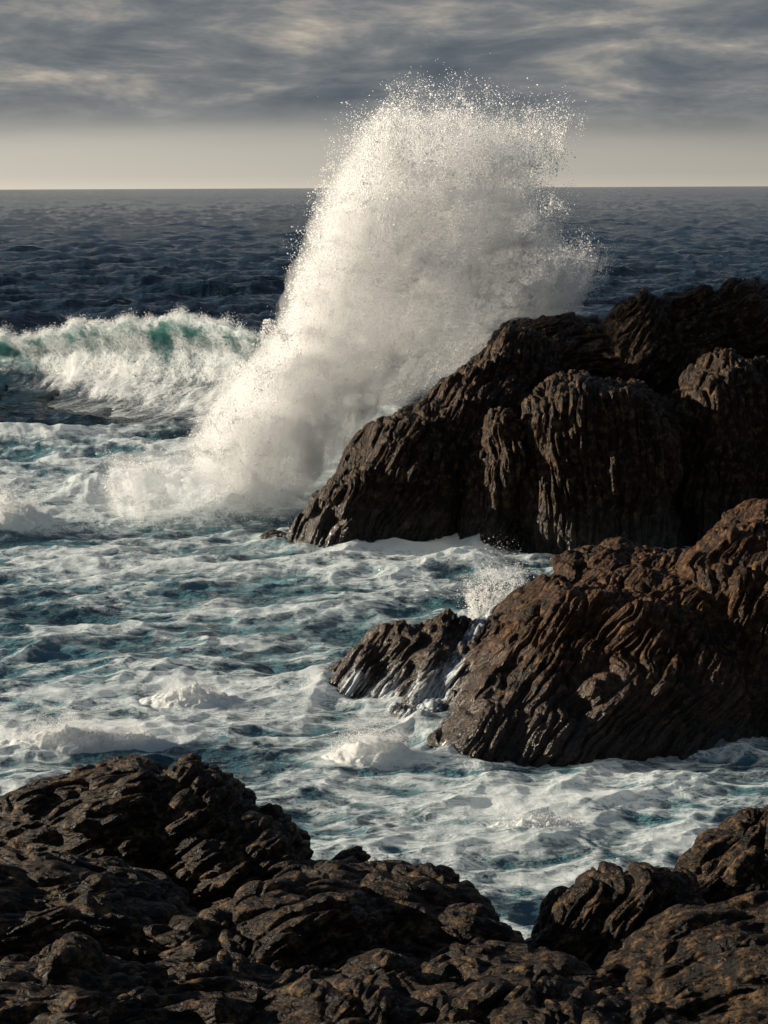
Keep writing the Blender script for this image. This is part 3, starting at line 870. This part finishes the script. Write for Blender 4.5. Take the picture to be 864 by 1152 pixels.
froth('surge', 215, 780, 29.5, 60, .5, .30, 4, 'small ridge of white froth in open foam left of the rust-brown outcrop', 'surge', 5000)
froth('surge', 600, 925, 23.2, 110, .5, .22, 5, 'flat bank of curling froth in the inlet in front of the rust-brown outcrop', 'surge', 6000)

# white water running off the low end of the middle outcrop
mp_p = coords(MID_ME); mn_ = normals(MID_ME)
dv = mp_p - np.array([0, 0, CAM_H]); cz = dv[:, 1] * math.cos(TH) - dv[:, 2] * math.sin(TH)
mpx = 432 + FPX * dv[:, 0] / cz; mpy = 576 - FPX * (dv[:, 1] * math.sin(TH) + dv[:, 2] * math.cos(TH)) / cz
cov_ = np.maximum.reduce([np.exp(-(((mpx - ax0) * .8 + (mpy - ay0) * .6) / lw) ** 2 - ((-(mpx - ax0) * .6 + (mpy - ay0) * .8) / ll) ** 2)
                          for ax0, ay0, lw, ll in ((480, 785, 34, 60), (430, 790, 30, 48), (536, 705, 9, 40), (505, 760, 22, 34), (395, 770, 16, 30))])
nq = np.empty(len(MID_ME.polygons) * 4, np.int32); MID_ME.loops.foreach_get('vertex_index', nq); nq = nq.reshape(-1, 4)
nq = nq[(cov_[nq].min(1) > .18) & (mn_[nq][:, :, 1].mean(1) < .35)]
us = np.unique(nq); rm = np.zeros(len(mp_p), int); rm[us] = np.arange(len(us))
me = mesh_from('runoff', mp_p[us] + mn_[us] * .012 + np.array([0, 0, .006]), rm[nq]); attr(me, 'cover', cov_[us])
M_RUN, nt = new_mat('running_water')
_o = N(nt, 'ShaderNodeOutputMaterial'); _f = N(nt, 'ShaderNodeBsdfPrincipled'); _f.inputs['Base Color'].default_value = (.60, .66, .70, 1); _f.inputs['Roughness'].default_value = .6
_x = N(nt, 'ShaderNodeBsdfTransparent'); _m = N(nt, 'ShaderNodeMixShader'); _a = N(nt, 'ShaderNodeAttribute', attribute_name='cover')
_c = N(nt, 'ShaderNodeTexCoord'); _mp = N(nt, 'ShaderNodeMapping', vector_type='TEXTURE'); _mp.inputs['Rotation'].default_value = (0, math.radians(35), 0); _mp.inputs['Scale'].default_value = (.045, .09, .45)
_n = N(nt, 'ShaderNodeTexNoise', i_Scale=1.0, i_Detail=6.0, i_Roughness=.65, i_Distortion=.5)
L = nt.links.new; L(_c.outputs['Object'], _mp.inputs[0]); L(_mp.outputs[0], _n.inputs['Vector'])
_e = math_n(nt, 'ADD', math_n(nt, 'MULTIPLY', _a.outputs['Fac'], .42), _n.outputs[0])
_k = N(nt, 'ShaderNodeMapRange', interpolation_type='SMOOTHSTEP'); L(_e, _k.inputs[0]); _k.inputs[1].default_value = .70; _k.inputs[2].default_value = 1.10; _k.inputs[4].default_value = .8
L(_k.outputs[0], _m.inputs[0]); L(_x.outputs[0], _m.inputs[1]); L(_f.outputs[0], _m.inputs[2]); L(_m.outputs[0], _o.inputs[0])
tag(link('runoff', me, M_RUN), 'thin white streams of sea water draining down the low end of the rust-brown outcrop', 'runoff', kind='stuff')
print('splash', len(P1), round(time.time() - T0, 1))


i0 = int(np.abs(t - .50).argmin())
cr = np.stack([xx.reshape(nu, nv)[:, i0], yy.reshape(nu, nv)[:, i0], zz.reshape(nu, nv)[:, i0]], 1)
cr = cr[(u > -17.5) & (u < -1.5)]
pk = cr[RNG.integers(0, len(cr), 26000)]
cl_ = np.clip(.5 + 1.1 * perlin(v3(pk[:, 0] / .7, 0 * pk[:, 0], 3)), 0.05, 1.3)
pk = pk + np.stack([RNG.normal(size=len(pk)) * .06, RNG.normal(size=len(pk)) * .35, (np.abs(RNG.normal(size=len(pk))) - .35) * .22 * cl_], 1)
sp_ = droplets('crest_spray', pk, np.exp(RNG.normal(size=len(pk)) * .45) * .010, M_SPRAY, wave); sp_['kind'] = 'stuff'


# ---------------------------------------------------------------- world, sun, camera
SUN_EL, SUN_AZ = 14.5, -77.0       # azimuth measured from +Y (view direction) towards +X
w = bpy.data.worlds.new('World'); bpy.context.scene.world = w; w.use_nodes = True
nt = w.node_tree; nt.nodes.clear(); L = nt.links.new
out = N(nt, 'ShaderNodeOutputWorld'); bg = N(nt, 'ShaderNodeBackground', i_Strength=0.050); L(bg.outputs[0], out.inputs[0])
sky = N(nt, 'ShaderNodeTexSky', sky_type='NISHITA', sun_disc=False, sun_elevation=math.radians(SUN_EL), sun_rotation=math.radians(SUN_AZ))
sky.dust_density = 2.0
tc = N(nt, 'ShaderNodeTexCoord'); sp = N(nt, 'ShaderNodeSeparateXYZ'); L(tc.outputs['Generated'], sp.inputs[0])
mp = N(nt, 'ShaderNodeMapping'); mp.inputs['Scale'].default_value = (12.0, 12.0, 48.0); L(tc.outputs['Generated'], mp.inputs[0])
c1 = N(nt, 'ShaderNodeTexNoise', i_Scale=1.0, i_Detail=12.0, i_Roughness=0.60, i_Distortion=0.25); L(mp.outputs[0], c1.inputs['Vector'])
mp2 = N(nt, 'ShaderNodeMapping'); mp2.inputs['Scale'].default_value = (2.6, 2.6, 24.0); mp2.inputs['Location'].default_value = (3, 1, 2); L(tc.outputs['Generated'], mp2.inputs[0])
c2 = N(nt, 'ShaderNodeTexNoise', i_Scale=1.0, i_Detail=5.0, i_Roughness=0.5); L(mp2.outputs[0], c2.inputs['Vector'])
cl = math_n(nt, 'ADD', math_n(nt, 'MULTIPLY', c1.outputs[0], 0.68), math_n(nt, 'MULTIPLY', c2.outputs[0], 0.32))
# cloud underside: dark blue-grey with paler warm breaks
shade = ramp(nt, [(0.34, (0.80, 0.96, 1.14)), (0.45, (1.2, 1.37, 1.54)), (0.52, (1.8, 1.92, 2.0)), (0.58, (3.0, 2.85, 2.6)), (0.65, (5.6, 4.9, 3.9))], cl)
# cover: clear, hazy strip along the horizon, cloud above it
elev = math_n(nt, 'ADD', sp.outputs[2], math_n(nt, 'MULTIPLY', math_n(nt, 'SUBTRACT', c2.outputs[0], 0.5), 0.03))
cov = N(nt, 'ShaderNodeMapRange', interpolation_type='SMOOTHSTEP'); L(elev, cov.inputs[0]); cov.inputs[1].default_value = 0.014; cov.inputs[2].default_value = 0.045
strip = ramp(nt, [(0.0, (5.6, 5.1, 4.3)), (0.12, (4.6, 4.35, 3.85)), (0.45, (3.9, 3.75, 3.45)), (1.0, (2.9, 2.95, 2.9))], math_n(nt, 'MULTIPLY', sp.outputs[2], 18.0))
lf = N(nt, 'ShaderNodeMapRange'); L(sp.outputs[0], lf.inputs[0]); lf.inputs[1].default_value = -.25; lf.inputs[2].default_value = .25; lf.inputs[3].default_value = 1.5; lf.inputs[4].default_value = 1.0
ls = N(nt, 'ShaderNodeVectorMath', operation='SCALE'); L(strip.outputs[0], ls.inputs[0]); L(lf.outputs[0], ls.inputs['Scale'])
hz = mixc(nt, 0.75, sky.outputs[0], ls.outputs[0])
up = N(nt, 'ShaderNodeMapRange', interpolation_type='SMOOTHSTEP'); L(sp.outputs[2], up.inputs[0]); up.inputs[1].default_value = 0.10; up.inputs[2].default_value = 0.26
high = mixc(nt, 0.8, shade.outputs[0], (0.85, 1.30, 2.0))
colr = mixc(nt, up.outputs[0], mixc(nt, cov.outputs[0], hz, shade.outputs[0]), high)
L(colr, bg.inputs['Color'])

sd = bpy.data.lights.new('sun', 'SUN'); sd.energy = 5.0; sd.angle = math.radians(0.5); sd.color = (1.0, 0.88, 0.70)
so = bpy.data.objects.new('sun', sd); C.objects.link(so)
el, azm = math.radians(SUN_EL), math.radians(SUN_AZ)
from mathutils import Vector
dirv = Vector((math.cos(el) * math.sin(azm), math.cos(el) * math.cos(azm), math.sin(el)))
so.rotation_euler = dirv.to_track_quat('Z', 'Y').to_euler(); so.location = dirv * 60

cam = bpy.data.cameras.new('camera'); co = bpy.data.objects.new('camera', cam); C.objects.link(co)
cam.sensor_fit = 'VERTICAL'; cam.sensor_height = 36.0; cam.lens = 36.0 * FPX / 1152
cam.clip_start = 0.1; cam.clip_end = 100000
co.location = (0, 0, CAM_H); co.rotation_mode = 'XYZ'
from mathutils import Matrix
ROLL = math.radians(-0.25)
co.rotation_euler = (Matrix.Rotation(math.pi / 2 - TH, 4, 'X') @ Matrix.Rotation(ROLL, 4, 'Z')).to_euler()
sc = bpy.context.scene; sc.camera = co
sc.render.engine = 'CYCLES'
sc.view_settings.view_transform = 'Standard'; sc.view_settings.look = 'None'
sc.view_settings.exposure = 1.1; sc.view_settings.gamma = 1.0; sc.view_settings.use_curve_mapping = False
sc.cycles.use_denoising = True
sc.cycles.max_bounces = 14; sc.cycles.diffuse_bounces = 12; sc.cycles.volume_bounces = 10
sc.cycles.use_adaptive_sampling = True; sc.cycles.adaptive_threshold = 0.02
print('script', round(time.time() - T0, 1))
